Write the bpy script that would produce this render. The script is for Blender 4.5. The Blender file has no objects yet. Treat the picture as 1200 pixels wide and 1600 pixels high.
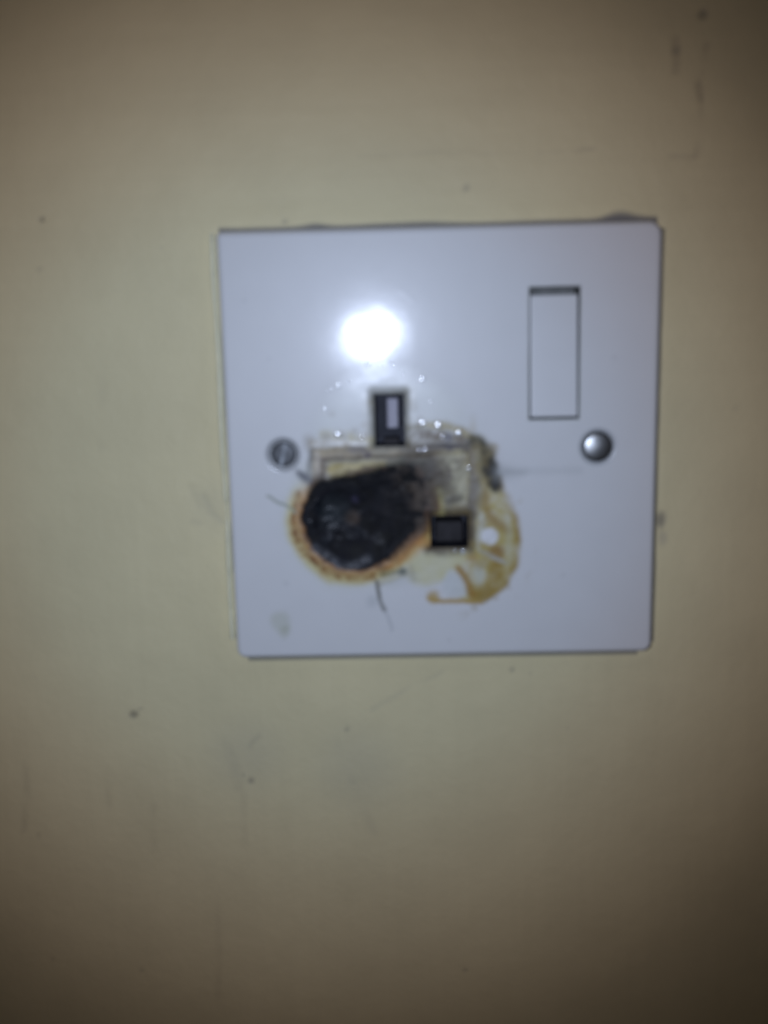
import bpy, bmesh, math, random
import numpy as np
from mathutils import Vector, Matrix

# ---------------------------------------------------------------- scale: millimetres on the socket face -> metres
Z0 = 0.45                      # height of the socket's centre above the floor
HB = 43.35                     # half the width of the face (mm)
T = 6.0                        # how far the face stands proud of the wall
def W(x, y, z=0.0):            # x right, y up, z out of the wall (mm) -> Blender metres (wall faces -Y)
    return (x * .001, -z * .001, y * .001 + Z0)

scene = bpy.context.scene
C = scene.collection

# ---------------------------------------------------------------- camera (hand-held phone, 18 cm away, tilted down a little)
cam = bpy.data.objects.new('camera', bpy.data.cameras.new('camera'))
C.objects.link(cam)
ax = [(0.99962, -0.02251, -0.01568), (0.01944, 0.98457, -0.17389), (0.01935, 0.17352, 0.98464)]
ax = [Vector((a[0], -a[2], a[1])) for a in ax]
M = Matrix.Identity(4)
for j in range(3):
    for i in range(3):
        M[i][j] = ax[j][i]
M.translation = Vector(W(-7.96, 21.31, 192.65))
cam.matrix_world = M
cam.data.sensor_fit = 'VERTICAL'
cam.data.sensor_height = 24.0
cam.data.sensor_width = 18.0
cam.data.lens = 24.0 * 1500 / 1600
cam.data.clip_start = 0.01
cam.data.clip_end = 20
cam.data.dof.use_dof = True            # the phone missed its focus a little
cam.data.dof.focus_distance = 0.30
cam.data.dof.aperture_fstop = 6.3
scene.camera = cam

# ---------------------------------------------------------------- world: a nearly dark room
world = bpy.data.worlds.new('World')
scene.world = world
world.use_nodes = True
world.node_tree.nodes['Background'].inputs[0].default_value = (1.0, .78, .55, 1)
world.node_tree.nodes['Background'].inputs[1].default_value = 0.008

# ---------------------------------------------------------------- lights: the phone's flash beside the lens, a weak warm room lamp
fl = bpy.data.lights.new('phone_flash', 'POINT')
fl.energy = 0.95
fl.shadow_soft_size = 0.0019
fl.use_nodes = True                    # the beam of a small LED: strong on its axis, weaker and yellower off it
nt = fl.node_tree
em = nt.nodes['Emission']
tcn = nt.nodes.new('ShaderNodeTexCoord')
dot = nt.nodes.new('ShaderNodeVectorMath'); dot.operation = 'DOT_PRODUCT'
dot.inputs[1].default_value = (0, 0, -1)
nt.links.new(tcn.outputs['Normal'], dot.inputs[0])
acs = nt.nodes.new('ShaderNodeMath'); acs.operation = 'ARCCOSINE'
nt.links.new(dot.outputs['Value'], acs.inputs[0])
mr = nt.nodes.new('ShaderNodeMapRange')
mr.inputs['From Max'].default_value = math.radians(90)
nt.links.new(acs.outputs[0], mr.inputs['Value'])
cr = nt.nodes.new('ShaderNodeValToRGB')
cr.color_ramp.interpolation = 'B_SPLINE'
BEAM = [(0, 1.0), (10, .99), (16, .93), (20, .80), (24, .64), (28, .42), (31, .255), (35, .115), (39, .05), (45, .02), (90, .006)]
for i, (deg, k) in enumerate(BEAM):
    e = cr.color_ramp.elements[i] if i < 2 else cr.color_ramp.elements.new(deg / 90)
    e.position = deg / 90
    w_ = min(1, max(0, (deg - 16) / 13))
    e.color = (k * (.66 + .17 * w_), k * (.757 - .027 * w_), k * (.985 - .18 * w_), 1)
nt.links.new(mr.outputs[0], cr.inputs['Fac'])
nt.links.new(cr.outputs['Color'], em.inputs['Color'])
flo = bpy.data.objects.new('phone_flash', fl)
C.objects.link(flo)
flo.location = W(-19.0, 24.1, 193.0)
flo.rotation_euler = (Vector(W(-24, -7, 0)) - flo.location).to_track_quat('-Z', 'Y').to_euler()
rl = bpy.data.lights.new('room_lamp', 'AREA')
rl.energy = 0.42
rl.color = (1.0, .72, .42)
rl.shape = 'DISK'
rl.size = 0.5
rlo = bpy.data.objects.new('room_lamp', rl)
C.objects.link(rlo)
rlo.location = (-0.5, -1.6, 2.2)
rlo.rotation_euler = (Vector((0, 0, Z0)) - rlo.location).to_track_quat('-Z', 'Y').to_euler()

scene.view_settings.view_transform = 'Standard'
scene.view_settings.look = 'None'
scene.view_settings.exposure = 0.0
scene.view_settings.gamma = 1.0
scene.cycles.use_denoising = True

# ---------------------------------------------------------------- numpy helpers
def hash2(ix, iy, s):
    h = (ix.astype(np.int64) * 374761393 + iy.astype(np.int64) * 668265263 + s * 974711) & 0xffffffff
    h = ((h ^ (h >> 13)) * 1274126177) & 0xffffffff
    return ((h ^ (h >> 16)) & 0xffff) / 65535.0
def vnoise(x, y, s=0):
    ix, iy = np.floor(x), np.floor(y)
    fx, fy = x - ix, y - iy
    fx, fy = fx * fx * fx * (fx * (fx * 6 - 15) + 10), fy * fy * fy * (fy * (fy * 6 - 15) + 10)
    a, b = hash2(ix, iy, s), hash2(ix + 1, iy, s)
    c, d = hash2(ix, iy + 1, s), hash2(ix + 1, iy + 1, s)
    return (a + (b - a) * fx) * (1 - fy) + (c + (d - c) * fx) * fy
def fbm(x, y, scale, s=0, n=4):                 # about -1 .. 1; scale = size of the largest lump in mm
    t, a, k = 0, .5, 1 / scale
    for i in range(n):
        t = t + a * (vnoise(x * k, y * k, s + i * 17) * 2 - 1)
        a *= .5; k *= 2.03
    return t
def ss(e0, e1, v):
    t = np.clip((v - e0) / (e1 - e0), 0, 1)
    return t * t * (3 - 2 * t)
def segd(x, y, a, b):
    dx, dy = b[0] - a[0], b[1] - a[1]
    t = np.clip(((x - a[0]) * dx + (y - a[1]) * dy) / (dx * dx + dy * dy + 1e-9), 0, 1)
    return np.hypot(x - a[0] - t * dx, y - a[1] - t * dy), t
def lined(x, y, pts):
    d = np.full(x.shape, 1e9)
    for a, b in zip(pts[:-1], pts[1:]):
        d = np.minimum(d, segd(x, y, a, b)[0])
    return d
def sdpoly(x, y, pts):                          # negative inside
    d = lined(x, y, list(pts) + [pts[0]])
    ins = np.zeros(x.shape, bool)
    for (x1, y1), (x2, y2) in zip(pts, list(pts[1:]) + [pts[0]]):
        c = (y1 > y) != (y2 > y)
        ins ^= c & (x < (x2 - x1) * (y - y1) / (y2 - y1 + 1e-12) + x1)
    return np.where(ins, -d, d)
def smooth_poly(pts, n=3):                      # rounds a closed polygon (Chaikin)
    for _ in range(n):
        q = []
        for a, b in zip(pts, list(pts[1:]) + [pts[0]]):
            q += [(a[0] * .75 + b[0] * .25, a[1] * .75 + b[1] * .25), (a[0] * .25 + b[0] * .75, a[1] * .25 + b[1] * .75)]
        pts = q
    return pts
def smooth_line(pts, n=3):
    for _ in range(n):
        q = [pts[0]]
        for a, b in zip(pts[:-1], pts[1:]):
            q += [(a[0] * .75 + b[0] * .25, a[1] * .75 + b[1] * .25), (a[0] * .25 + b[0] * .75, a[1] * .25 + b[1] * .75)]
        pts = q + [pts[-1]]
    return pts

# ---------------------------------------------------------------- object helpers
def link(name, me, mat=None, parent=None, loc=None):
    o = bpy.data.objects.new(name, me)
    C.objects.link(o)
    if mat is not None:
        me.materials.append(mat)
    if parent is not None:
        o.parent = parent
    if loc is not None:
        o.location = loc
    return o
def mesh_np(name, v, faces, attrs=None, smooth=True):
    me = bpy.data.meshes.new(name)
    faces = np.asarray(faces, np.int32)
    n, k = faces.shape
    me.vertices.add(len(v)); me.vertices.foreach_set('co', np.asarray(v, np.float32).ravel())
    me.loops.add(n * k); me.loops.foreach_set('vertex_index', faces.ravel())
    me.polygons.add(n); me.polygons.foreach_set('loop_start', np.arange(0, n * k, k, dtype=np.int32))
    me.polygons.foreach_set('use_smooth', np.full(n, smooth))
    for an, val in (attrs or {}).items():
        if val.ndim == 2:
            a = me.attributes.new(an, 'FLOAT_COLOR', 'POINT')
            a.data.foreach_set('color', np.c_[val, np.ones(len(val))].astype(np.float32).ravel())
        else:
            a = me.attributes.new(an, 'FLOAT', 'POINT')
            a.data.foreach_set('value', val.astype(np.float32))
    me.update(calc_edges=True)
    me.validate()
    return me
def sub_mesh(name, v, faces, attrs):            # keep only the vertices the faces use
    idx, inv = np.unique(faces.ravel(), return_inverse=True)
    return mesh_np(name, v[idx], inv.reshape(faces.shape), {k: a[idx] for k, a in attrs.items()})
def bm_obj(name, bm, mat, parent=None, smooth=False, loc=None):
    bmesh.ops.recalc_face_normals(bm, faces=bm.faces[:])
    me = bpy.data.meshes.new(name)
    bm.to_mesh(me); bm.free()
    for p in me.polygons:
        p.use_smooth = smooth
    return link(name, me, mat, parent, loc)
def bm_box(x0, x1, y0, y1, z0, z1, bev=0.0, seg=2, edit=None):
    bm = bmesh.new()
    g = {}
    for i, x in enumerate((x0, x1)):
        for j, y in enumerate((y0, y1)):
            for k, z in enumerate((z0, z1)):
                zz = edit(x, y, z) if edit else z
                g[i, j, k] = bm.verts.new((x * .001, -zz * .001, y * .001))
    for q in (((0,0,0),(0,1,0),(1,1,0),(1,0,0)), ((0,0,1),(1,0,1),(1,1,1),(0,1,1)), ((0,0,0),(1,0,0),(1,0,1),(0,0,1)),
              ((0,1,0),(0,1,1),(1,1,1),(1,1,0)), ((0,0,0),(0,0,1),(0,1,1),(0,1,0)), ((1,0,0),(1,1,0),(1,1,1),(1,0,1))):
        bm.faces.new([g[c] for c in q])
    bmesh.ops.recalc_face_normals(bm, faces=bm.faces[:])
    if bev:
        bmesh.ops.bevel(bm, geom=bm.edges[:], offset=bev * .001, segments=seg, profile=.5, affect='EDGES')
    return bm
def bm_liner(x0, x1, y0, y1, z0, z1):           # a box open to the front
    bm = bmesh.new()
    f = [bm.verts.new((x * .001, -z0 * .001, y * .001)) for x, y in ((x0, y0), (x1, y0), (x1, y1), (x0, y1))]
    b = [bm.verts.new((x * .001, -z1 * .001, y * .001)) for x, y in ((x0, y0), (x1, y0), (x1, y1), (x0, y1))]
    for i in range(4):
        bm.faces.new((f[i], f[(i + 1) % 4], b[(i + 1) % 4], b[i]))
    bm.faces.new(b)
    return bm
def bm_lathe(prof, n=40, wob=0.0, rnd=None):    # profile of (r, z) turned about the axis that leaves the wall
    bm = bmesh.new()
    rings = []
    for r, z in prof:
        if r < 1e-6:
            rings.append([bm.verts.new((0, -z * .001, 0))])
        else:
            rings.append([bm.verts.new((r * math.cos(t) * .001, -z * .001, r * math.sin(t) * .001))
                          for t in (2 * math.pi * i / n for i in range(n))])
    for a, b in zip(rings[:-1], rings[1:]):
        for i in range(n):
            j = (i + 1) % n
            if len(a) == 1: bm.faces.new((a[0], b[i], b[j]))
            elif len(b) == 1: bm.faces.new((a[i], a[j], b[0]))
            else: bm.faces.new((a[i], a[j], b[j], b[i]))
    return bm

# ---------------------------------------------------------------- materials
def mat(name, base=(.8, .8, .8), rough=.4, metal=0.0, attr=None, rattr=None, bump=None, coat=0.0, coat_rough=.2, var=None, spec=.5):
    m = bpy.data.materials.new(name)
    m.use_nodes = True
    nt = m.node_tree; N = nt.nodes; L = nt.links
    p = N['Principled BSDF']
    p.inputs['Base Color'].default_value = (*base, 1)
    p.inputs['Roughness'].default_value = rough
    p.inputs['Metallic'].default_value = metal
    p.inputs['Specular IOR Level'].default_value = spec
    p.inputs['Coat Weight'].default_value = coat
    p.inputs['Coat Roughness'].default_value = coat_rough
    tc = N.new('ShaderNodeTexCoord')
    if attr:
        a = N.new('ShaderNodeAttribute'); a.attribute_name = attr
        L.new(a.outputs['Color'], p.inputs['Base Color']); src = a.outputs['Color']
    else:
        rgb = N.new('ShaderNodeRGB'); rgb.outputs[0].default_value = (*base, 1); src = rgb.outputs[0]
    if var:                                     # (scale, amount, detail): mottled wear in the colour
        n = N.new('ShaderNodeTexNoise'); n.inputs['Scale'].default_value = var[0]; n.inputs['Detail'].default_value = var[2]
        L.new(tc.outputs['Object'], n.inputs['Vector'])
        r = N.new('ShaderNodeMapRange')
        r.inputs['From Min'].default_value = .3; r.inputs['From Max'].default_value = .7
        r.inputs['To Min'].default_value = 1 - var[1]; r.inputs['To Max'].default_value = 1 + var[1]
        L.new(n.outputs['Fac'], r.inputs['Value'])
        mx = N.new('ShaderNodeVectorMath'); mx.operation = 'SCALE'
        L.new(src, mx.inputs[0]); L.new(r.outputs[0], mx.inputs['Scale'])
        src = mx.outputs[0]
    L.new(src, p.inputs['Base Color'])
    if rattr:
        a = N.new('ShaderNodeAttribute'); a.attribute_name = rattr
        L.new(a.outputs['Fac'], p.inputs['Roughness'])
        if coat:                                # soot and tar lie over the polish: dull where the gloss is gone
            r = N.new('ShaderNodeMapRange')
            r.inputs['From Min'].default_value = .30; r.inputs['From Max'].default_value = .55
            r.inputs['To Min'].default_value = coat; r.inputs['To Max'].default_value = 0.0
            L.new(a.outputs['Fac'], r.inputs['Value']); L.new(r.outputs[0], p.inputs['Coat Weight'])
    last = None
    for sc, dist, det in (bump or ()):
        n = N.new('ShaderNodeTexNoise'); n.inputs['Scale'].default_value = sc; n.inputs['Detail'].default_value = det
        L.new(tc.outputs['Object'], n.inputs['Vector'])
        b = N.new('ShaderNodeBump'); b.inputs['Distance'].default_value = dist; b.inputs['Strength'].default_value = 1.0
        L.new(n.outputs['Fac'], b.inputs['Height'])
        if last: L.new(last, b.inputs['Normal'])
        last = b.outputs['Normal']
    if last:
        L.new(last, p.inputs['Normal'])
    return m

M_wall = mat('cream_wall_paint', rough=.55, attr='paint', var=(60, .03, 4), bump=((900, .00007, 3), (160, .00016, 3)), spec=.35)
M_bead = mat('cream_paint_bead', base=(.86, .83, .60), rough=.45, var=(300, .08, 3), bump=((700, .00008, 3),))  # paler than the wall paint: the light the ridge catches is in this colour
M_plate = mat('white_moulded_plastic', rough=.3, attr='stain', rattr='gloss', var=(140, .012, 4), bump=((700, .000004, 2),),
              coat=.95, coat_rough=.44, spec=.42)
M_char = mat('charred_plastic', rough=.45, attr='stain', rattr='gloss', var=(300, .4, 3), bump=((330, .00020, 4), (900, .00006, 2)), spec=.22)
M_melt = mat('melted_plastic', rough=.4, attr='stain', rattr='gloss', var=(500, .12, 4), bump=((450, .00018, 4),))
M_rocker = mat('white_switch_plastic', base=(.75, .755, .75), rough=.34, var=(120, .015, 3), bump=((800, .000004, 2),), coat=.3, coat_rough=.4)
M_well = mat('dark_switch_cavity', base=(.17, .178, .17), rough=.7, var=(300, .3, 3))  # one dark tone over the opening's walls and floor
M_soot = mat('sooty_slot', base=(.019, .021, .030), rough=.65, spec=.35, var=(350, .4, 3), bump=((600, .0002, 3),))
M_shut = mat('pale_shutter_plastic', base=(.40, .39, .45), rough=.55, var=(600, .10, 3))
M_dkshut = mat('sooty_shutter_plastic', base=(.030, .028, .030), rough=.7, var=(400, .25, 3), spec=.25)
M_steel = mat('bright_screw_steel', base=(.42, .43, .43), rough=.36, metal=1.0, var=(500, .15, 3), bump=((900, .00003, 3),))
M_dull = mat('tarnished_screw_steel', base=(.10, .105, .11), rough=.5, metal=.5, var=(500, .35, 4), bump=((700, .0001, 4),))
M_bub = mat('glossy_bubble_plastic', base=(.66, .68, .67), rough=.14, coat=1.0, coat_rough=.12, spec=1.0)
M_bub.node_tree.nodes['Principled BSDF'].inputs['Coat IOR'].default_value = 2.5

# ================================================================ THE WALL
def wall_lines(lo, hi, fine, ed):
    a = np.arange(lo, hi + .01, fine)
    out = np.r_[[-900, -700, -520, -400, -300, -230, -180, -150], a, [150, 180, 230, 300, 400, 520, 700, 900]]
    ex = np.r_[np.arange(ed - 2.0, ed + 4.0, .2), -np.arange(ed - 2.0, ed + 4.0, .2)]
    return np.unique(np.round(np.r_[out, ex], 3))
gx = wall_lines(-112, 90, .55, 43)
gy = wall_lines(-140, 108, .55, 43)
X, Y = np.meshgrid(gx, gy)
x, y = X.ravel(), Y.ravel()
wx = x + .5 * fbm(x, y, 6, 3); wy = y + .5 * fbm(x, y, 6, 4)
wc = np.empty((len(x), 3)); wc[:] = (.775, .69, .42)
blot = fbm(x, y, 45, 11, 4)
wc *= (1 + .05 * blot)[:, None]
# brush-laid paint: faint streaks, mostly upright below the socket and level above it
st_v = fbm(x * 9, y * .55, 14, 21, 4); st_h = fbm(x * .5, y * 9, 14, 25, 4)
up = ss(-30, 50, y)
streak = st_v * (1 - up) + st_h * up
wc *= (1 + .02 * streak)[:, None]
h = .025 * streak + .10 * fbm(x, y, 18, 31, 4) + .03 * fbm(x, y, 2.2, 41, 3)
def wmix(m, col):
    global wc
    wc = wc * (1 - m[:, None]) + np.array(col) * m[:, None]
def wspot(c, r, col, k=1.0, soft=.6, dep=0.0, asp=1.0):
    global h
    d = np.hypot((wx - c[0]) * asp, wy - c[1])
    m = (1 - ss(r * (1 - soft), r * (1 + soft), d)) * k * .85
    wmix(m, col); h = h - dep * m
def wline(pts, w, col, k=1.0, dep=0.0, brk=0.0):
    global h
    d = lined(wx, wy, pts)
    m = (1 - ss(w * .3, w * 1.6, d)) * k * .62
    if brk:
        m = m * ss(-brk, .3, fbm(x, y, 6, 51, 3))
    wmix(m, col); h = h - dep * m
GREY = (.13, .125, .13); DARK = (.07, .066, .075)
# chips and specks in the paint
SPOTS = [(-79.03, 47.31, 0.5, 0.7, 0.3), (-67.59, -57.63, 0.95, 0.62, 0.4), (-66.22, -56.17, 0.35, 0.35, 0.2), (-42.74, -73.89, 0.7, 0.5, 0.3), (-44.37, -72.35, 0.4, 0.3, 0.1), (-20.94, -61.93, 0.6, 0.38, 0.2), (-30.36, 45.51, 0.5, 0.4, 0.1), (6.08, 51.22, 0.7, 0.35, 0.15), (51.38, 81.95, 0.9, 0.55, 0.3), (46.44, 75.65, 0.9, 0.35, 0.2), (15.0, -48.76, 0.5, 0.4, 0.1), (18.86, -49.69, 0.4, 0.2, 0.1), (4.51, -120.35, 0.5, 0.35, 0.1), (27.13, -62.4, 0.4, 0.15, 0.1), (-80.64, 37.62, 0.5, 0.25, 0.1), (-91.5, -85.92, 0.6, 0.2, 0.1), (-70.33, -119.67, 0.6, 0.22, 0.1), (-90.58, -116.66, 0.5, 0.2, 0.1), (60.8, 6.2, 0.5, 0.15, 0.1), (-55.68, 41.41, 0.4, 0.12, 0.1)]
for sx_, sy_, r_, k_, dp_ in SPOTS:
    wspot((sx_, sy_), r_, DARK if k_ > .6 else GREY, k_, .55, dp_)
# scuffs: the pencil-thin level line above the plate, the runs at top right, rubs at the left and below
wline([(19.95, 57.51), (24.97, 57.74), (30.98, 57.71)], .35, GREY, .35, .10, .4)
wline([(-15.31, 57.81), (2.35, 57.72), (16.19, 57.61)], .30, GREY, .13, .08, .5)
wline([(46.26, 77.73), (46.71, 74.83), (46.32, 71.71)], .8, (.24, .20, .16), .35, .12)
wline([(52.18, 76.42), (51.73, 71.8), (51.09, 68.9), (51.89, 67.12), (51.79, 59.44), (51.03, 56.12)], .6, (.24, .20, .16), .40, .18, .5)
wline([(51.08, 69.25), (51.65, 66.89)], .7, (.2, .16, .13), .5, .15)
wline([(46.28, 56.24), (50.79, 55.89)], .5, (.3, .26, .2), .25, .1)
wline([(-49.71, -9.53), (-48.28, -12.98), (-46.36, -15.07)], .7, (.36, .33, .24), .35, .18)
wline([(-52.03, -7.45), (-50.64, -11.56)], .7, (.36, .33, .24), .18, .12)
wline([(-52.46, -14.96), (-50.85, -15.4)], .5, (.36, .33, .24), .3, .1)
wline([(-48.44, -62.98), (-46.97, -67.49), (-45.64, -75.06)], 1.0, (.34, .31, .23), .25, .12, .3)
wline([(-42.62, -65.31), (-40.4, -63.11)], .6, GREY, .22, .1)
wline([(-23.52, -63.38), (-22.29, -69.37), (-19.01, -78.5), (-15.64, -86.21)], 1.0, (.36, .34, .27), .25, .12, .4)
wline([(-15.65, -57.58), (-7.18, -52.6), (-0.2, -49.08)], .6, (.40, .38, .3), .25, .10, .5)
wline([(-92.85, -68.29), (-92.94, -75.89), (-94.62, -85.1)], .7, (.34, .29, .2), .28, .1, .3)
wline([(-74.85, -70.08), (-74.8, -79.21)], .8, (.34, .29, .2), .2, .1, .3)
wline([(-64.76, -79.36), (-65.67, -98.02)], .8, (.36, .31, .22), .18, .1, .3)
wline([(-51.42, -98.21), (-52.66, -127.26)], .7, (.36, .31, .22), .18, .1, .3)
wline([(-44.58, -76.6), (-44.74, -92.02)], .8, (.36, .31, .22), .18, .1, .3)
wline([(-68.95, 19.46), (-70.58, 1.03)], .9, (.36, .31, .22), .12, .1, .3)
# soft rubbed dirt
wspot((-45.51, -11.67), 5.5, (.50, .47, .34), .25, .7)
wspot((-43.43, -67.55), 7, (.50, .47, .36), .25, .8)
wspot((-18.8, -70.93), 8, (.50, .48, .38), .22, .8)
# grime in the gap along the top edge, thickest towards the top-right corner, and the bruise by the right edge
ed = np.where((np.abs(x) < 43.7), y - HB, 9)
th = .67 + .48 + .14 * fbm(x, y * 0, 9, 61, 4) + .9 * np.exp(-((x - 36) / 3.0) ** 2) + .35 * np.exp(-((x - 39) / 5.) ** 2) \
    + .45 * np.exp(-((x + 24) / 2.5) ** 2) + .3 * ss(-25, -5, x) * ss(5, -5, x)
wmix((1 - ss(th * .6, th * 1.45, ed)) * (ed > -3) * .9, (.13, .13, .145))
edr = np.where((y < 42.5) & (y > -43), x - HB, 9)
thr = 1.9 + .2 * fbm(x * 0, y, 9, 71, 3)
wmix((1 - ss(thr * .85, thr * 1.12, edr)) * (edr > -3) * .8, (.14, .14, .13))  # right strip: grime, with the plate's cast shadow painted into the wall colour
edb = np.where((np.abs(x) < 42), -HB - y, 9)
wmix((1 - ss(2.0, 2.8, edb)) * (edb > -3) * .75, (.16, .165, .16))  # bottom strip: shadow under the plate painted in along with grime
wspot((46.15, -16.48), 1.6, (.13, .12, .125), .7, .6, .1, 1.6)
wspot((46.66, -20.32), 1.6, (.3, .28, .26), .35, .6, .1, 1.6)
# the plate's rim of old paint: a slight swell of the wall around it
dr = np.maximum(np.abs(x), np.abs(y)) - 43
h = h + .35 * np.exp(-((dr - 2.5) / 3.0) ** 2) * .5 * (1 + .5 * fbm(x, y, 10, 81, 3))
fade = np.clip(1 - (np.maximum(np.abs(x) - 120, np.abs(y) - 140) / 30), 0, 1)
v = np.c_[x * .001, -(h * fade - T) * .001, y * .001 + Z0]
ny, nx = X.shape
idx = np.arange(nx * ny).reshape(ny, nx)
F = np.c_[idx[:-1, :-1].ravel(), idx[:-1, 1:].ravel(), idx[1:, 1:].ravel(), idx[1:, :-1].ravel()]
cx = (gx[:-1] + gx[1:]) / 2; cy = (gy[:-1] + gy[1:]) / 2
CX, CY = np.meshgrid(cx, cy)
keep = ~((np.abs(CX) < 38) & (np.abs(CY) < 38)).ravel()      # the wall box behind the plate is open
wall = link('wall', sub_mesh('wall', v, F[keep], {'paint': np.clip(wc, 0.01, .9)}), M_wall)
wall['kind'] = 'structure'
wall['label'] = 'cream painted wall with scuffs, chips and brush marks around the socket'

# bead of cream paint run along the plate's left edge
def bead(pts, r, seed):
    bm = bmesh.new(); rings = []
    n = 8
    for i, (px, py) in enumerate(pts):
        a = np.array([px + .0]); b = np.array([py + .0])
        rr = r * (1 + .45 * float(fbm(a, b, 7, seed, 3)[0]))
        if abs(i - len(pts) * .66) < 3: rr *= .6
        rings.append([bm.verts.new((( px + rr * math.cos(t)) * .001, -(-T + .1 + 2.2 * rr * math.sin(t)) * .001, py * .001 + Z0))
                      for t in (math.pi * (k / (n - 1)) for k in range(n))])
    for p, q in zip(rings[:-1], rings[1:]):
        for k in range(n - 1):
            bm.faces.new((p[k], p[k + 1], q[k + 1], q[k]))
    return bm
pb = [(-44.95 - .12 * math.sin(t * .11), 43.5 - t * .6) for t in range(0, 141)]
bm_obj('paint_bead', bead(pb, .62, 91), M_bead, wall, smooth=True)

# ================================================================ THE SOCKET
sock = bpy.data.objects.new('wall_socket', None)
C.objects.link(sock)
sock.location = (0, 0, Z0)
sock.empty_display_size = .05
sock['label'] = 'white single switched wall socket, burnt black and melted around its lower left slot'
sock['category'] = 'wall socket'

EARTH = (-13.25, -7.15, .74, 11.25)
NEUT = (-2.37, 5.39, -20.30, -13.62)
SWITCH = (17.65, 27.62, 5.50, 31.40)
HOLES = (EARTH, NEUT, SWITCH)
SCREW_L, SCREW_R = (-31.9, -.5), (31.45, -.2)

def snap(lines, vals):
    lines = lines.copy()
    for q in vals:
        lines[np.argmin(np.abs(lines - q))] = q
    return lines
gx = snap(np.linspace(-HB, HB, 435), [q for hh in HOLES for q in hh[:2]])
gy = snap(np.linspace(-HB, HB, 435), [q for hh in HOLES for q in hh[2:]])
X, Y = np.meshgrid(gx, gy)
x, y = X.ravel().copy(), Y.ravel().copy()
dedge = HB - np.maximum(np.abs(x), np.abs(y))
for sx, sy, rc in ((-1, 1, 1.2), (1, 1, 2.6), (1, -1, 2.0), (-1, -1, 2.0)):
    a = (x * sx - (HB - rc)) / rc; b = (y * sy - (HB - rc)) / rc
    k = (a > 0) & (b > 0)
    s = np.maximum(a, b) / np.maximum(np.hypot(a, b), 1e-9)
    a2, b2 = a * s, b * s
    x = np.where(k, sx * (HB - rc + a2 * rc), x); y = np.where(k, sy * (HB - rc + b2 * rc), y)
    dedge = np.where(k, rc * (1 - np.hypot(a2, b2)), dedge)
dedge = np.clip(dedge, 0, None)
wx = x + .55 * fbm(x, y, 4, 101) ; wy = y + .55 * fbm(x, y, 4, 102)
vx = x + 1.0 * fbm(x, y, 5, 103) ; vy = y + 1.0 * fbm(x, y, 5, 104)
n1 = fbm(x, y, 3.0, 111); n2 = fbm(x, y, 1.2, 112); n3 = fbm(x, y, 8.0, 113)

col = np.empty((len(x), 3)); col[:] = (.755, .76, .755)
gl = np.full(len(x), .10)
h = np.zeros(len(x))
def mix(m, c, g=None):
    global col, gl
    m = np.clip(m, 0, 1)
    col = col * (1 - m[:, None]) + np.array(c) * m[:, None]
    if g is not None:
        gl = gl * (1 - m) + g * m
def blob(c, r, colr, k=1.0, soft=.5, asp=1.0, g=None, warp=True):
    ux, uy = (wx, wy) if warp else (x, y)
    d = np.hypot((ux - c[0]), (uy - c[1]) * asp)
    mix((1 - ss(r * (1 - soft), r * (1 + soft), d)) * k, colr, g)
def stroke(pts, w, colr, k=1.0, soft=.6, g=None, warp=True, fade_end=False, mod=None):
    ux, uy = (wx, wy) if warp else (x, y)
    d = lined(ux, uy, pts)
    m = (1 - ss(w * (1 - soft), w * (1 + soft), d)) * k
    if mod is not None: m = m * mod
    mix(m, colr, g)
def area(pts, colr, k=1.0, soft=.5, g=None, warp=True, mod=None):
    ux, uy = (wx, wy) if warp else (x, y)
    m = (1 - ss(-soft, soft, sdpoly(ux, uy, pts))) * k
    if mod is not None: m = m * mod
    mix(m, colr, g)

CHAR = smooth_poly([(-25.06, -4.74), (-22.62, -5.57), (-18.7, -4.87), (-14.39, -3.65), (-9.98, -3.09), (-6.35, -2.77), (-4.06, -4.9), (-2.95, -8.2), (-2.99, -11.49), (-3.17, -14.8), (-4.65, -17.03), (-7.7, -19.38), (-10.11, -21.75), (-13.58, -23.84), (-17.3, -24.72), (-20.99, -24.52), (-24.11, -23.11), (-26.66, -20.36), (-28.37, -16.97), (-28.9, -13.36), (-27.86, -10.2), (-26.73, -7.72)], 2)
FRAME = [(-25.9, 0.88), (7.09, 0.45), (7.0, -13.41), (-26.39, -12.75)]
INNER = [(-23.92, -1.63), (5.66, -0.68), (5.58, -12.06), (-24.28, -12.39)]
sdc = sdpoly(wx, wy, CHAR)
sdc0 = sdpoly(x, y, smooth_poly(CHAR, 1))

# --- thin soot and tar film on the face
area(smooth_poly([(-26.89, 2.06), (-21.37, 13.46), (-11.08, 17.01), (-0.96, 14.27), (6.61, 6.5), (9.13, -2.57), (1.37, -5.01), (-21.9, -3.23)]), (.60, .63, .56), .55, 3.5, .36, mod=.8 + .4 * n3)
mix((1 - ss(0, 6.0, sdc)) * .55 * (.8 + .5 * n3), (.62, .66, .52), .33)
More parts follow.
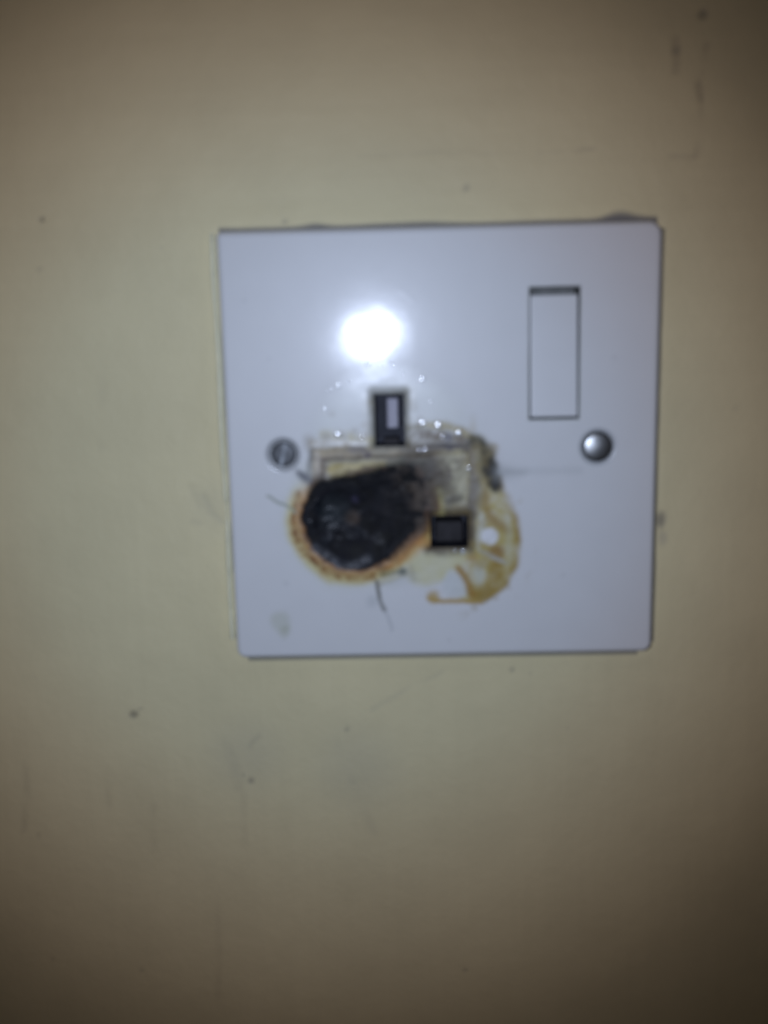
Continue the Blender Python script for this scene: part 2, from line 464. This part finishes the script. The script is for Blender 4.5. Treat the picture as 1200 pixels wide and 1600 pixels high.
# plug footprint: tan film at the right and below, with an outline where the plug's rim sat
PLUG = smooth_poly([(-4.3, 4.42), (2.12, 5.31), (6.84, 2.9), (9.39, -1.54), (11.44, -6.26), (13.89, -11.17), (15.46, -16.49), (15.73, -21.84), (14.29, -26.53), (11.66, -29.88), (7.95, -31.86), (3.72, -32.05), (-6.88, -32.13), (-6.78, -26.82), (-12.05, -26.04), (1.2, -20.89), (5.78, -20.98), (7.14, -13.01), (7.07, -2.53), (1.43, 0.18)], 2)
sdp = sdpoly(wx, wy, PLUG)
film = 1 - ss(-.5, .4, sdp)
right = ss((-0.02, -12.87)[0], (7.14, -13.01)[0], x)
mix(film * right * ss((1.44, 1.47)[1], (1.34, -7.63)[1], y) * np.clip(.9 + .4 * n1 + .3 * n2, .45, 1), (0.509, 0.424, 0.138), .42)
area(smooth_poly([(-6.67, -20.74), (5.78, -20.71), (6.69, -22.61), (4.05, -24.31), (1.79, -26.98), (-0.2, -27.89), (-5.49, -28.2), (-7.83, -26.12)]), (0.64, 0.604, 0.325), .85, 1.2, .4, mod=.9 + .3 * n1)
# outline of the rim, dark olive above and amber below
stroke(smooth_line([(-6.23, 4.21), (1.48, 4.94), (6.59, 2.91), (9.39, -1.02), (10.67, -4.55)]), .9, (0.186, 0.152, 0.058), .95, .8, .4, mod=.75 + .6 * n2)
stroke(smooth_line([(11.44, -6.26), (13.89, -11.17), (15.2, -16.49), (15.34, -21.83), (14.03, -26.26), (11.66, -29.47), (7.96, -31.58)]), .75, (0.352, 0.23, 0.039), .85, .8, .4, mod=np.clip(.75 + .8 * n1, .25, 1))
stroke(smooth_line([(7.96, -31.58), (3.72, -31.64), (-0.24, -31.57), (-2.62, -31.25)]), .5, (0.475, 0.303, 0.062), .8, .7, .4)
blob((-1.82, -30.72), 1.3, (0.492, 0.328, 0.07), .8, .7)
# amber runs inside the footprint
stroke(smooth_line([(8.58, -9.35), (9.35, -12.79), (10.12, -14.66), (13.24, -17.11)]), .85, (0.311, 0.186, 0.033), .85, .8, .4)
stroke(smooth_line([(8.05, -11.71), (8.85, -6.47), (10.42, -0.01)]), .8, (0.311, 0.225, 0.07), .6, .8, .4)
area(smooth_poly([(9.32, -20.51), (11.94, -20.03), (12.98, -21.92), (12.19, -23.79), (10.1, -22.94)]), (0.298, 0.16, 0.025), .95, .8, .45)
area(smooth_poly([(8.07, -7.77), (12.99, -9.83), (14.68, -17.14), (14.68, -23.84), (11.66, -29.2), (7.69, -31.17), (6.93, -26.39), (7.25, -15.67)]), (0.475, 0.374, 0.119), .45, 2.0, .42, mod=np.clip(.6 + .8 * n1, 0, 1))
area(smooth_poly([(11.15, -22.69), (12.98, -23.81), (12.45, -27.17), (10.34, -30.53), (7.03, -31.57), (5.32, -30.44), (4.29, -27.43), (2.99, -25.64), (3.52, -24.71), (5.09, -26.36), (6.52, -29.37), (8.36, -28.86), (9.56, -25.77), (10.09, -23.48)]), (0.352, 0.225, 0.036), .9, 1.0, .4, mod=np.clip(.78 + .7 * n1 + .3 * n2, .3, 1))
stroke(smooth_line([(3.26, -24.7), (4.55, -27.03), (6.11, -30.18)]), .7, (0.38, 0.215, 0.036), .85, .7, .4)
blob((6.16, -22.6), 1.1, (0.411, 0.246, 0.05), .7, .8)
# wiped-clean patches
area(smooth_poly([(1.16, -24.26), (4.03, -27.02), (5.45, -30.72), (1.09, -30.77), (0.05, -28.71)]), (.66, .69, .68), .85, .7, .32)
area(smooth_poly([(7.47, -24.38), (9.04, -25.76), (7.97, -28.45), (6.66, -28.02), (6.14, -25.7)]), (.60, .62, .52), .75, .8, .34)
area(smooth_poly([(7.79, -13.03), (8.7, -13.31), (9.07, -16.37), (8.01, -20.75), (7.22, -21.01), (7.38, -15.67)]), (.62, .63, .54), .8, .6, .34)
stroke([(8.01, -21.29), (12.98, -23.54)], .4, (.5, .52, .48), .7, .7)
area(smooth_poly([(13.25, -13.13), (14.29, -17.13), (14.29, -22.48), (13.5, -25.16), (12.98, -21.12), (12.98, -15.78)]), (.56, .55, .38), .5, .7)
blob((9.72, -18.11), 1.75, (.80, .81, .82), 1.0, .22, g=.3, warp=False)

# --- the dirty frame pressed into the face by the plug
inside = 1 - ss(-.25, .25, sdpoly(wx, wy, FRAME))
mix(inside, (0.509, 0.424, 0.282), .62)
inn = 1 - ss(-.4, .3, sdpoly(wx, wy, INNER))
mix(inn, (0.492, 0.454, 0.293), .55)
stroke([(-24.39, -0.19), (-14.05, -0.28), (5.92, -0.17)], .75, (0.563, 0.477, 0.325), .8, .6, .58, mod=.8 + .5 * n1)      # pale upper lip
stroke([(-24.17, -1.49), (-16.67, -1.52), (-6.33, -1.47)], .45, (0.238, 0.205, 0.182), .85, .7, .5, mod=.8 + .4 * n1)
stroke([(-6.33, -1.6), (1.41, -1.37)], .5, (0.285, 0.186, 0.107), .8, .7, .5, mod=.7 + .7 * n2)
stroke([(-6.3, 0.34), (1.43, 0.57), (7.09, 0.71)], .95, (0.061, 0.062, 0.09), 1.0, .6, .6)                            # blue-black line under the slot
stroke([(-18.55, 0.34), (-15.07, 0.26)], .8, (0.149, 0.136, 0.159), .75, .8, .5)
stroke([(-26.04, 0.75), (-26.59, -3.79), (-26.43, -6.68)], .55, (0.149, 0.136, 0.107), .9, .7, .5, mod=.7 + .6 * n1)           # left dark line
stroke([(-24.9, -0.05), (-25.16, -3.82), (-25.56, -7.74)], .55, (0.64, 0.569, 0.448), .8, .6, .38)
stroke([(-23.67, -1.89), (-24.04, -5.15)], .8, (0.261, 0.215, 0.19), .7, .8, .45)
stroke([(6.44, 0.33), (6.52, -7.73), (6.35, -13.66)], 1.0, (0.133, 0.129, 0.113), .95, .5, .5, mod=.85 + .3 * n1)          # right dark band
stroke(smooth_line([(2.96, -0.5), (5.28, -0.81), (5.38, -3.79), (4.83, -9.01), (5.32, -11.92), (1.29, -12.1)]), .5, (0.66, 0.604, 0.384), .85, .7, .36)
stroke([(7.59, -0.59), (7.68, -7.76), (7.4, -13.02)], .7, (0.338, 0.291, 0.182), .75, .8, .4, mod=.8 + .5 * n2)
mix(inside * np.clip(.38 + .55 * n1 + .35 * n2, 0, .8), (0.298, 0.262, 0.203), .5)
area(smooth_poly([(-23.43, -2.68), (-16.69, -2.56), (-10.73, -2.16), (-11.54, -3.71), (-16.76, -4.91), (-20.94, -5.87), (-22.72, -4.78)]), (0.492, 0.395, 0.138), 1.0, .5, .42)
area(smooth_poly([(-3.22, -0.76), (5.54, -0.55), (5.32, -11.92), (-3.4, -12.28)]), (0.509, 0.477, 0.325), .85, .8, .5, mod=.85 + .35 * n2)
area(smooth_poly([(-3.25, -2.58), (-0.66, -2.11), (1.36, -5.67), (2.88, -8.97), (3.37, -11.88), (-3.4, -12.28)]), (0.196, 0.169, 0.085), .9, 2.0, .5, mod=np.clip(.85 + .4 * n1, 0, 1))
area(smooth_poly([(-3.24, -1.67), (-0.66, -1.85), (0.05, -7.6), (-1.05, -11.79), (-3.65, -12.01)]), (0.061, 0.055, 0.046), .9, 1.6, .55)
area(smooth_poly([(0.02, -9.97), (4.17, -9.52), (4.68, -11.38), (-0.0, -11.55)]), (0.133, 0.122, 0.085), .85, 1.0, .5)
area(smooth_poly([(-2.35, -12.3), (5.84, -12.33), (6.74, -13.8), (6.7, -21.0), (5.52, -20.71), (5.57, -14.04), (-2.38, -13.89)]), (0.238, 0.196, 0.096), .9, .6, .5)
area([(-6.52, -12.08), (-2.35, -12.16), (-2.47, -20.55), (-5.36, -20.5)], (0.311, 0.16, 0.058), .9, .9, .5)
mix(ss(.12, .5, fbm(x, y, 1.6, 151, 3)) * (1 - ss(-.5, .6, sdpoly(wx, wy, [(-10.16, 0.42), (6.83, 0.33), (6.27, -5.77), (-3.32, -7.54)]))) * .75, (0.125, 0.101, 0.075), .5)
for bx_, by_, br_ in [(3.33, -2.45, 0.6), (-0.43, -4.06, 0.8), (1.37, -4.49, 0.5), (2.13, -6.07, 0.4), (-4.39, -1.25, 0.7), (-1.04, -1.19, 0.9), (-16.65, -1.0, 0.5)]:
    blob((bx_, by_), br_, (0.206, 0.169, 0.113), .6, .8)
blob((-14.97, -0.9), .8, (0.133, 0.115, 0.138), .8, .7)

# --- soot smeared over the face round the slots and along the top rim
mix((1 - ss(.2, 3.0, np.hypot(np.maximum(np.maximum(EARTH[0] - wx, wx - EARTH[1]), 0), np.maximum(np.maximum(EARTH[2] - wy, wy - EARTH[3]), 0)))) * np.clip(.42 + .5 * n1 + .3 * n2, 0, .8), (0.338, 0.303, 0.19), .4)
stroke(smooth_line([(-6.27, 1.63), (0.16, 1.76), (5.94, 1.38), (9.14, -0.76)]), 1.5, (0.216, 0.177, 0.096), .8, .8, .45, mod=np.clip(.7 + .9 * n1 + .4 * n2, 0, 1))
stroke([(-24.33, 1.49), (-18.53, 0.98), (-13.75, 1.27)], 1.2, (0.338, 0.285, 0.182), .7, .9, .45, mod=np.clip(.6 + 1.1 * n2 + .5 * n1, 0, 1))
mix((1 - ss(.2, 2.6, np.hypot(np.maximum(np.maximum(NEUT[0] - wx, wx - NEUT[1]), 0), np.maximum(np.maximum(NEUT[2] - wy, wy - NEUT[3]), 0)))) * np.clip(.62 + .6 * n2, .2, .9), (0.261, 0.215, 0.101), .5)
mix(ss(.28, .55, fbm(x, y, 1.0, 141, 2)) * (1 - ss(3, 11, np.hypot(x - (-11.42, 1.74)[0], (y - (-11.42, 1.74)[1]) * 1.6))) * .6, (0.216, 0.177, 0.113), .45)
# --- olive streaks and soot over the frame, beside the earth slot
stroke([(-4.96, 3.02), (-1.11, 2.81), (4.27, 2.31)], .95, (0.158, 0.115, 0.058), 1.0, .7, .45, mod=.75 + .6 * n2)
blob((1.45, 2.5), .95, (0.061, 0.053, 0.066), .9, .6)
stroke(smooth_line([(-2.62, 4.9), (2.76, 4.79), (6.84, 2.13)]), .6, (0.395, 0.315, 0.101), .7, .9)
stroke([(7.86, 1.34), (9.12, -3.87)], 1.3, (0.298, 0.257, 0.107), .8, .8, .42, mod=.8 + .5 * n1)
area(smooth_poly([(7.35, 1.35), (8.89, 0.8), (10.16, -2.85), (11.18, -5.87), (10.66, -6.77), (8.08, -5.8), (7.32, -3.18)]), (0.216, 0.196, 0.085), .8, 1.0, .5, mod=.85 + .3 * n2)
stroke(smooth_line([(6.84, 1.87), (8.63, 0.42), (9.9, -2.33), (10.67, -4.94), (11.31, -7.83)]), 1.15, (0.039, 0.037, 0.025), .9, .8, .62, mod=np.clip(.9 + .5 * n2, .4, 1))
area(smooth_poly([(8.1, -2.03), (10.16, -1.55), (11.57, -4.96), (12.21, -8.37), (10.66, -8.87), (8.72, -6.73)]), (0.013, 0.013, 0.013), .95, .9, .65, mod=np.clip(.95 + .5 * n2, .45, 1))
area(smooth_poly([(10.41, -3.64), (13.63, -4.22), (18.15, -5.1), (12.99, -6.03), (10.66, -6.77)]), (.36, .38, .37), .6, 1.6)
stroke([(11.7, -4.96), (19.43, -4.99), (27.8, -4.77)], .7, (.45, .47, .47), .22, .9)
stroke(smooth_line([(-23.24, 3.28), (-19.76, 3.2), (-16.55, 2.62), (-14.0, 1.79)]), 1.0, (0.527, 0.469, 0.253), .8, .9, mod=.7 + .8 * n2)
for bx_, by_, br_, bk_ in [(-22.73, 2.88, 0.9, 0.6), (-19.63, 3.2, 0.7, 0.6), (-18.92, 1.12, 0.9, 0.5), (-15.93, 1.83, 0.9, 0.6), (-14.94, 5.42, 0.7, 0.45), (-21.55, 7.74, 0.6, 0.3), (-5.51, 8.54, 0.9, 0.4), (-26.39, 1.79, 1.2, 0.55), (-15.26, 2.98, 0.6, 0.7), (-4.27, 6.09, 0.6, 0.3), (-17.03, 4.18, 0.7, 0.4)]:
    blob((bx_, by_), br_, (0.285, 0.246, 0.167), bk_, .9)
stroke([(-26.13, 1.79), (-23.01, 2.24), (-16.6, 1.07)], .5, (0.38, 0.315, 0.182), .6, .9, mod=.6 + .9 * n2)
# soot halo hugging the earth slot
de = np.hypot(np.maximum(np.maximum(EARTH[0] - x, x - EARTH[1]), 0), np.maximum(np.maximum(EARTH[2] - y, y - EARTH[3]), 0))
mix((1 - ss(0, .9, de + .3 * n2)) * .85, (0.118, 0.115, 0.09), .55)
dn = np.hypot(np.maximum(np.maximum(NEUT[0] - x, x - NEUT[1]), 0), np.maximum(np.maximum(NEUT[2] - y, y - NEUT[3]), 0))
mix((1 - ss(.0, 2.3, dn + .9 * n2)) * .95, (0.084, 0.06, 0.03), .7)

# --- scorch ring: yellow, amber, brown specks, then char
low = ss((-24.53, -4.49)[1], (-24.76, -11.06)[1], y)
mix((1 - ss(2.2, 4.2, sdc)) * (sdc > -1) * low * .8, (0.66, 0.586, 0.216), .4)
mix((1 - ss(1.3, 3.2, sdc + 1.1 * n1)) * low * (.72 + .5 * n2), (0.492, 0.285, 0.085), .45)
mix(ss(.9, 1.5, sdc + .5 * n1) * (1 - ss(1.7, 2.5, sdc + .5 * n1)) * low * np.clip(.55 + .9 * n2 + .4 * n1, 0, 1), (0.206, 0.078, 0.02), .5)
mix((1 - ss(.2, 1.5, sdc + .8 * n2)) * low * .85, (0.338, 0.144, 0.039), .5)
area(smooth_poly([(-2.95, -17.07), (-1.92, -18.82), (-3.0, -20.54), (-6.7, -22.36), (-9.63, -24.19), (-12.02, -24.96), (-10.65, -22.28), (-7.7, -19.65), (-5.05, -17.83)]), (0.601, 0.315, 0.096), .9, 1.1, .42, mod=.85 + .5 * n2)
area(smooth_poly([(-6.64, -18.87), (-3.73, -17.32), (-4.54, -18.91), (-7.72, -20.72)]), (0.509, 0.215, 0.066), .8, 1.0, .45)
area(smooth_poly([(-28.04, -8.09), (-26.43, -6.81), (-27.04, -9.03), (-28.72, -12.3), (-30.45, -16.27), (-30.77, -14.26), (-29.72, -10.96)]), (0.545, 0.315, 0.125), .5, .8, .45)
tr = ss((-16.82, -7.26)[0], (-5.14, -7.5)[0], x) * ss((-11.87, -17.96)[1], (-11.75, -12.64)[1], y)      # the burn fades out upwards and to the right
tr = np.maximum(tr, .8 * ss((-13.18, -17.94)[0], (-6.63, -18.06)[0], x) * ss((-11.72, -11.32)[1], (-11.84, -16.63)[1], y))
tr = np.maximum(tr, .45 * ss((-16.88, -9.24)[1], (-16.77, -5.3)[1], y))
cm = 1 - ss(-.45 - .9 * tr, .45 + 2.6 * tr, sdc + (.35 + .5 * tr) * n2 + .25 * n1)
# clean cover where the char meets the frame at top right: a soft brown-black edge
mix((1 - ss(-1.5, 5.5, sdc + .6 * n1)) * ss((-11.45, 0.45)[0], (-3.72, 0.29)[0], x) * ss((-11.84, -16.63)[1], (-11.75, -12.64)[1], y) * .97, (0.039, 0.035, 0.033), .55)
cc = np.array((.0065, .0075, .0105)) + (np.array((.014, .011, .008)) * (tr * np.clip(.5 + 1.2 * n1 + .8 * n2, 0, 1.5))[:, None])
cc = cc * (1 + .5 * n1 + .3 * n2)[:, None]
col = col * (1 - cm[:, None]) + cc * cm[:, None]
gl = gl * (1 - cm) + np.clip(.72 + .10 * n1 - .42 * ss(.15, .6, n3 + .5 * n2), .3, .9) * cm
lobe = cm * ss(9.5, 13.5, np.hypot(x - (-16.75, -14.13)[0], y - (-16.75, -14.13)[1])) * ss((-16.82, -7.26)[0], (-9.03, -7.42)[0], x)
mix(lobe * np.clip(.42 + 1.3 * n2 + .9 * n1, 0, .8), (0.09, 0.07, 0.052), .6)
blob((-18.31, -13.97), 1.5, (.075, .055, .042), .9, .6)
blob((-17.55, -10.01), .7, (.05, .045, .085), .8, .7)
stroke(smooth_line([(-26.12, -20.1), (-24.45, -21.48), (-22.26, -22.87)]), .9, (.050, .052, .062), .8, .8, .32)
stroke(smooth_line([(-21.49, -23.7), (-18.59, -23.75), (-15.26, -22.46)]), .8, (.042, .044, .052), .8, .8, .34)
blob((-22.19, -12.43), 2.6, (.028, .036, .040), .6, .8)

soot = np.exp(-((wx - (-2.26, -5.59)[0]) / 9.5) ** 2 - ((wy - (-2.26, -5.59)[1]) / 6.0) ** 2)
mix(soot * np.clip(.45 + .9 * n1 + .7 * n2, 0, .85) * (1 - cm), (0.103, 0.08, 0.054), .55)
mix(ss(.05, .45, fbm(x, y, 2.2, 161, 3)) * (1 - ss(0, 5, sdp)) * ss((1.28, -12.9)[0], (7.14, -13.01)[0], x) * .35, (0.338, 0.246, 0.075), .45)
edge = (1 - ss(.0, .9, np.abs(sdc - .2) + .5 * n2)) * ss(.0, .4, fbm(x, y, 2.0, 171, 3))
mix(edge * .75, (0.103, 0.053, 0.025), .55)
# --- small marks below and at the left
stroke(smooth_line([(-35.39, -8.86), (-33.1, -10.36), (-31.05, -11.46), (-29.77, -12.28)]), .32, (.33, .36, .28), .8, .8)
stroke([(-12.75, -27.66), (-12.07, -27.13), (-6.37, -25.74)], .55, (0.38, 0.341, 0.225), .6, .8)
stroke([(-12.07, -26.85), (-7.29, -25.86), (-6.73, -23.97)], .55, (0.701, 0.66, 0.476), .8, .6)
blob((-8.2, -25.16), 1.0, (0.096, 0.115, 0.08), .95, .7)
stroke([(-12.3, -25.63), (-9.65, -25.14)], .6, (0.261, 0.235, 0.113), .7, .8)
stroke([(-6.47, -24.11), (-5.73, -26.84)], .6, (0.458, 0.424, 0.262), .6, .9)
stroke(smooth_line([(-13.66, -27.1), (-13.17, -29.01), (-12.83, -31.2), (-11.82, -33.42)]), .42, (0.149, 0.144, 0.113), .9, .9)
stroke(smooth_line([(-12.96, -31.2), (-11.68, -33.14), (-10.94, -35.91), (-10.58, -37.71)]), .28, (.45, .47, .47), .5, .9)
blob((-14.43, -31.45), 1.2, (.52, .55, .55), .5, .9)
area(smooth_poly([(-12.06, -26.72), (-5.42, -24.54), (-4.14, -26.87), (-8.14, -28.56), (-12.09, -28.08)]), (.56, .58, .52), .35, 1.2)
area(smooth_poly([(-35.66, -33.54), (-33.5, -33.03), (-31.83, -34.43), (-31.81, -37.34), (-33.22, -39.12), (-34.26, -38.27), (-35.76, -35.88)]), (.58, .60, .50), .6, .9)
blob((-32.74, -37.32), .9, (.48, .50, .38), .5, .8)
area(smooth_poly([(-29.7, -3.6), (-27.38, -4.17), (-26.13, -5.5), (-26.82, -6.8), (-28.74, -5.71)]), (0.118, 0.122, 0.138), .95, .8)
for bx_, by_, br_ in [(-32.61, -27.29, 0.5), (-38.23, 30.06, 0.4), (34.44, 17.25, 0.4), (0.99, -40.0, 0.45), (24.8, -26.73, 0.4), (-33.92, 18.78, 0.35)]:
    blob((bx_, by_), br_, (.55, .56, .55), .35, .8)
# a darker ring round each screw, dirt round the switch opening
for s_, r_ in ((SCREW_L, 3.5), (SCREW_R, 3.6)):
    d = np.hypot(x - s_[0], y - s_[1])
    mix((1 - ss(r_ - .3, r_ + .6, d)) * (.45 if s_ is SCREW_L else .75), (.34, .36, .37), .45)
dsw = np.hypot(np.maximum(np.maximum(SWITCH[0] - x, x - SWITCH[1]), 0), np.maximum(np.maximum(SWITCH[2] - y, y - SWITCH[3]), 0))
mix((1 - ss(0, .5, dsw)) * (.35 + .3 * n1 + .25 * ss(20, 8, y)), (.40, .43, .36), .45)

# --- relief
h += .014 * fbm(x, y, 22, 121, 2) + .007 * fbm(x, y, 5, 122, 2)
lump = np.clip(1 - ss(0, 10, sdc), 0, 1)
h += lump * .05 * n1
uu = (x + 13.5) * .94 + (y - 22.7) * .34; vv = -(x + 13.5) * .34 + (y - 22.7) * .94
h += .07 * np.exp(-.5 * ((uu / 22) ** 2 + (vv / 8.5) ** 2))                       # swell added to squash the flash's hot spot into an ellipse
h += .02 * (1 - ss(2, 12, np.hypot(x - (-10.0, 8.13)[0], y - (-10.0, 8.13)[1]))) * n1
h += film * .03 * n2
h -= .35 * inn * (1 - cm)
dfr = np.abs(sdpoly(wx, wy, FRAME))
h += .05 * np.exp(-(dfr / .9) ** 2)
h += inside * .06 * n2
h += .12 * np.exp(-((sdc - .9) / 1.3) ** 2) * low * (1 + .5 * n2)              # swollen lip of the burn
h -= 1.1 * (1 - ss(-6.5, .6, sdc)) * (1 + .25 * n1)
h += (1 - ss(-2, 0, sdc)) * (.30 * n1 + .10 * n2)
h += .16 * np.exp(-((sdc + 2.0) / .9) ** 2) * low                                # inner ridge of the crater
scr = lined(x, y, [(-7.62, 31.56), (-4.78, 29.29)])
h += .004 * np.exp(-(scr / .5) ** 2)
d = np.hypot(x - SCREW_L[0], y - SCREW_L[1])
h -= 1.0 * (1 - ss(2.7, 3.5, d))
d = np.hypot(x - SCREW_R[0], y - SCREW_R[1])
h -= .35 * (1 - ss(2.9, 3.7, d))
# openings: the face dips to one level at their rims
for hh in HOLES:
    d = np.hypot(np.maximum(np.maximum(hh[0] - x, x - hh[1]), 0), np.maximum(np.maximum(hh[2] - y, y - hh[3]), 0))
    k = np.exp(-(d / (.22 if hh is SWITCH else .8)) ** 2)
    h = h * (1 - k) + (-.015 if hh is SWITCH else -.25) * k
r_e = 1.05
q = np.clip(r_e - dedge, 0, r_e)
h -= r_e - np.sqrt(np.maximum(r_e ** 2 - q ** 2, 0))

V = np.c_[x * .001, -h * .001, y * .001]
ny, nx = X.shape
idx = np.arange(nx * ny).reshape(ny, nx)
F = np.c_[idx[:-1, :-1].ravel(), idx[:-1, 1:].ravel(), idx[1:, 1:].ravel(), idx[1:, :-1].ravel()]
CX, CY = np.meshgrid((gx[:-1] + gx[1:]) / 2, (gy[:-1] + gy[1:]) / 2)
CX, CY = CX.ravel(), CY.ravel()
hole = np.zeros(len(CX), bool)
for hh in HOLES:
    hole |= (CX > hh[0]) & (CX < hh[1]) & (CY > hh[2]) & (CY < hh[3])
fc = sdc[F].mean(1); ff = sdpoly(wx, wy, FRAME)[F].mean(1)
is_char = (fc < 0) & ~hole
is_melt = (ff < .3) & ~is_char & ~hole
is_face = ~is_char & ~is_melt & ~hole
# skirt down to the wall
loop = np.r_[idx[0, :-1], idx[:-1, -1], idx[-1, :0:-1], idx[:0:-1, 0]]
n0 = len(V); parts = [V]; cat_c = [col]; cat_g = [gl]; SK = []
prev = loop
for zz in (-2.6, -T - .6):
    P = V[loop].copy(); P[:, 1] = -zz * .001
    cur = n0 + np.arange(len(loop)); n0 += len(loop)
    parts.append(P); cat_c.append(col[loop]); cat_g.append(gl[loop])
    SK.append(np.c_[np.roll(prev, -1), prev, cur, np.roll(cur, -1)])
    prev = cur
V = np.vstack(parts); col = np.clip(np.vstack(cat_c), .008, .85); gl = np.clip(np.concatenate(cat_g), .12, .9)
AT = {'stain': col, 'gloss': gl}
link('face_plate', sub_mesh('face_plate', V, np.vstack([F[is_face]] + SK), AT), M_plate, sock)
o = link('burn_crater', sub_mesh('burn_crater', V, F[is_char], AT), M_char, sock)
o['label'] = 'black charred and sunken crater where the lower left slot has burnt away'
o = link('melted_frame', sub_mesh('melted_frame', V, F[is_melt], AT), M_melt, sock)
o['label'] = 'grimy melted rectangular imprint between the slots'

# --- slots
ZR = -.25
slot = bm_obj('earth_slot', bm_liner(*EARTH, ZR, -8.5), M_soot, sock)
a, b = [(-10.76, 10.26), (-8.42, 4.1)]
bm_obj('shutter', bm_box(a[0], b[0], b[1], a[1], -8.4, -3.2, .35), M_shut, slot)['label'] = 'pale shutter showing inside the sooty upper slot'
a, b = [(-11.49, 2.07), (-8.35, 0.56)]
bm_obj('contact', bm_box(a[0], b[0], b[1], a[1], -8.4, -4.5, .3), M_dkshut, slot)
slot = bm_obj('neutral_slot', bm_liner(*NEUT, ZR, -8.5), M_soot, sock)
a, b = [(-1.28, -15.21), (4.48, -19.63)]
bm_obj('shutter', bm_box(a[0], b[0], b[1], a[1], -8.4, -2.0, .5), M_dkshut, slot)['label'] = 'soot-blackened shutter inside the lower right slot'

# --- rocker switch in its opening, top half pressed in
bm_obj('switch_cavity', bm_liner(*SWITCH, -.02, -7.0), M_well, sock)
def rock(xx, yy, zz):
    if zz < -3: return zz
    t = (yy - 5.9) / (30.1 - 5.9)
    return .35 - 1.35 * t
bm_obj('rocker_switch', bm_box(17.97, 27.33, 5.95, 29.9, -6.8, 0, .35, 3, edit=rock), M_rocker, sock)

# --- screws
prof = [(0, -.55), (1.0, -.56), (1.9, -.62), (2.35, -.72), (2.62, -.95), (2.7, -1.4)]
bm = bm_lathe(prof, 44)
s1 = bm_obj('screw', bm, M_dull, sock, smooth=True, loc=(SCREW_L[0] * .001, 0, SCREW_L[1] * .001))
s1['label'] = 'tarnished slotted screw sunk in the left side of the plate'
bm = bm_box(-.36, .36, -2.35, 2.35, -.75, -.50, .06, 1)
so = bm_obj('screw_slot', bm, mat('worn_slot_steel', base=(.30, .32, .34), rough=.6, metal=.2, var=(500, .35, 3), bump=((800, .0001, 3),)), s1)
so.rotation_euler = (0, math.radians(14), 0)
prof = [(r, .75 - (11.0 - math.sqrt(121 - r * r))) for r in (0, .5, 1.0, 1.5, 2.0, 2.4, 2.75)] + [(3.0, .08), (3.15, -.15), (3.2, -.6)]
s2 = bm_obj('screw', bm_lathe(prof, 48), M_steel, sock, smooth=True, loc=(SCREW_R[0] * .001, 0, SCREW_R[1] * .001))
s2['label'] = 'shiny domed screw head on the right side of the plate'

# --- bubbles of melted plastic: shallow glossy blisters left on the face
BUB = [(-0.45, 4.73, 1.0), (-3.51, 14.08, 0.75), (-20.78, 3.36, 0.95), (3.64, 3.1, 0.9), (4.21, -21.22, 0.9), (-3.52, 5.3, 0.8), (-14.25, 17.08, 0.7), (-9.55, 17.23, 0.55), (-7.43, 15.42, 0.45), (-20.23, 13.05, 0.65), (-22.3, 12.21, 0.5), (-23.19, 8.67, 0.45), (0.29, 2.4, 0.5), (-4.37, -0.09, 0.45), (-3.21, 0.02, 0.55), (5.64, -4.06, 0.75), (2.64, -21.05, 0.5), (-15.78, 2.73, 0.4), (-1.92, 9.61, 0.4), (-11.59, 16.77, 0.5), (-18.17, 13.64, 0.5)]
rnd = random.Random(4)
first = None
for bx_, by_, bs_ in BUB:
    k = int(np.argmin((x - bx_) ** 2 + (y - by_) ** 2))
    hz = float(h[k])
    if first is None:
        ob = bm_obj('bubble', bm_lathe([(r, 0.15 - (2.6 - math.sqrt(6.76 - r * r))) for r in (0, .1, .2, .3, .4, .5)] + [(.57, .05), (.6, -.12)], 20), M_bub, sock, smooth=True)
        first = ob
    else:
        ob = first.copy(); C.objects.link(ob); ob.parent = sock
    ob.location = (bx_ * .001, -(hz + .02) * .001, by_ * .001)
    ob.scale = (bs_, bs_, bs_ * rnd.uniform(.94, 1.05))
    ob.rotation_euler = (0, rnd.uniform(0, 3), 0)
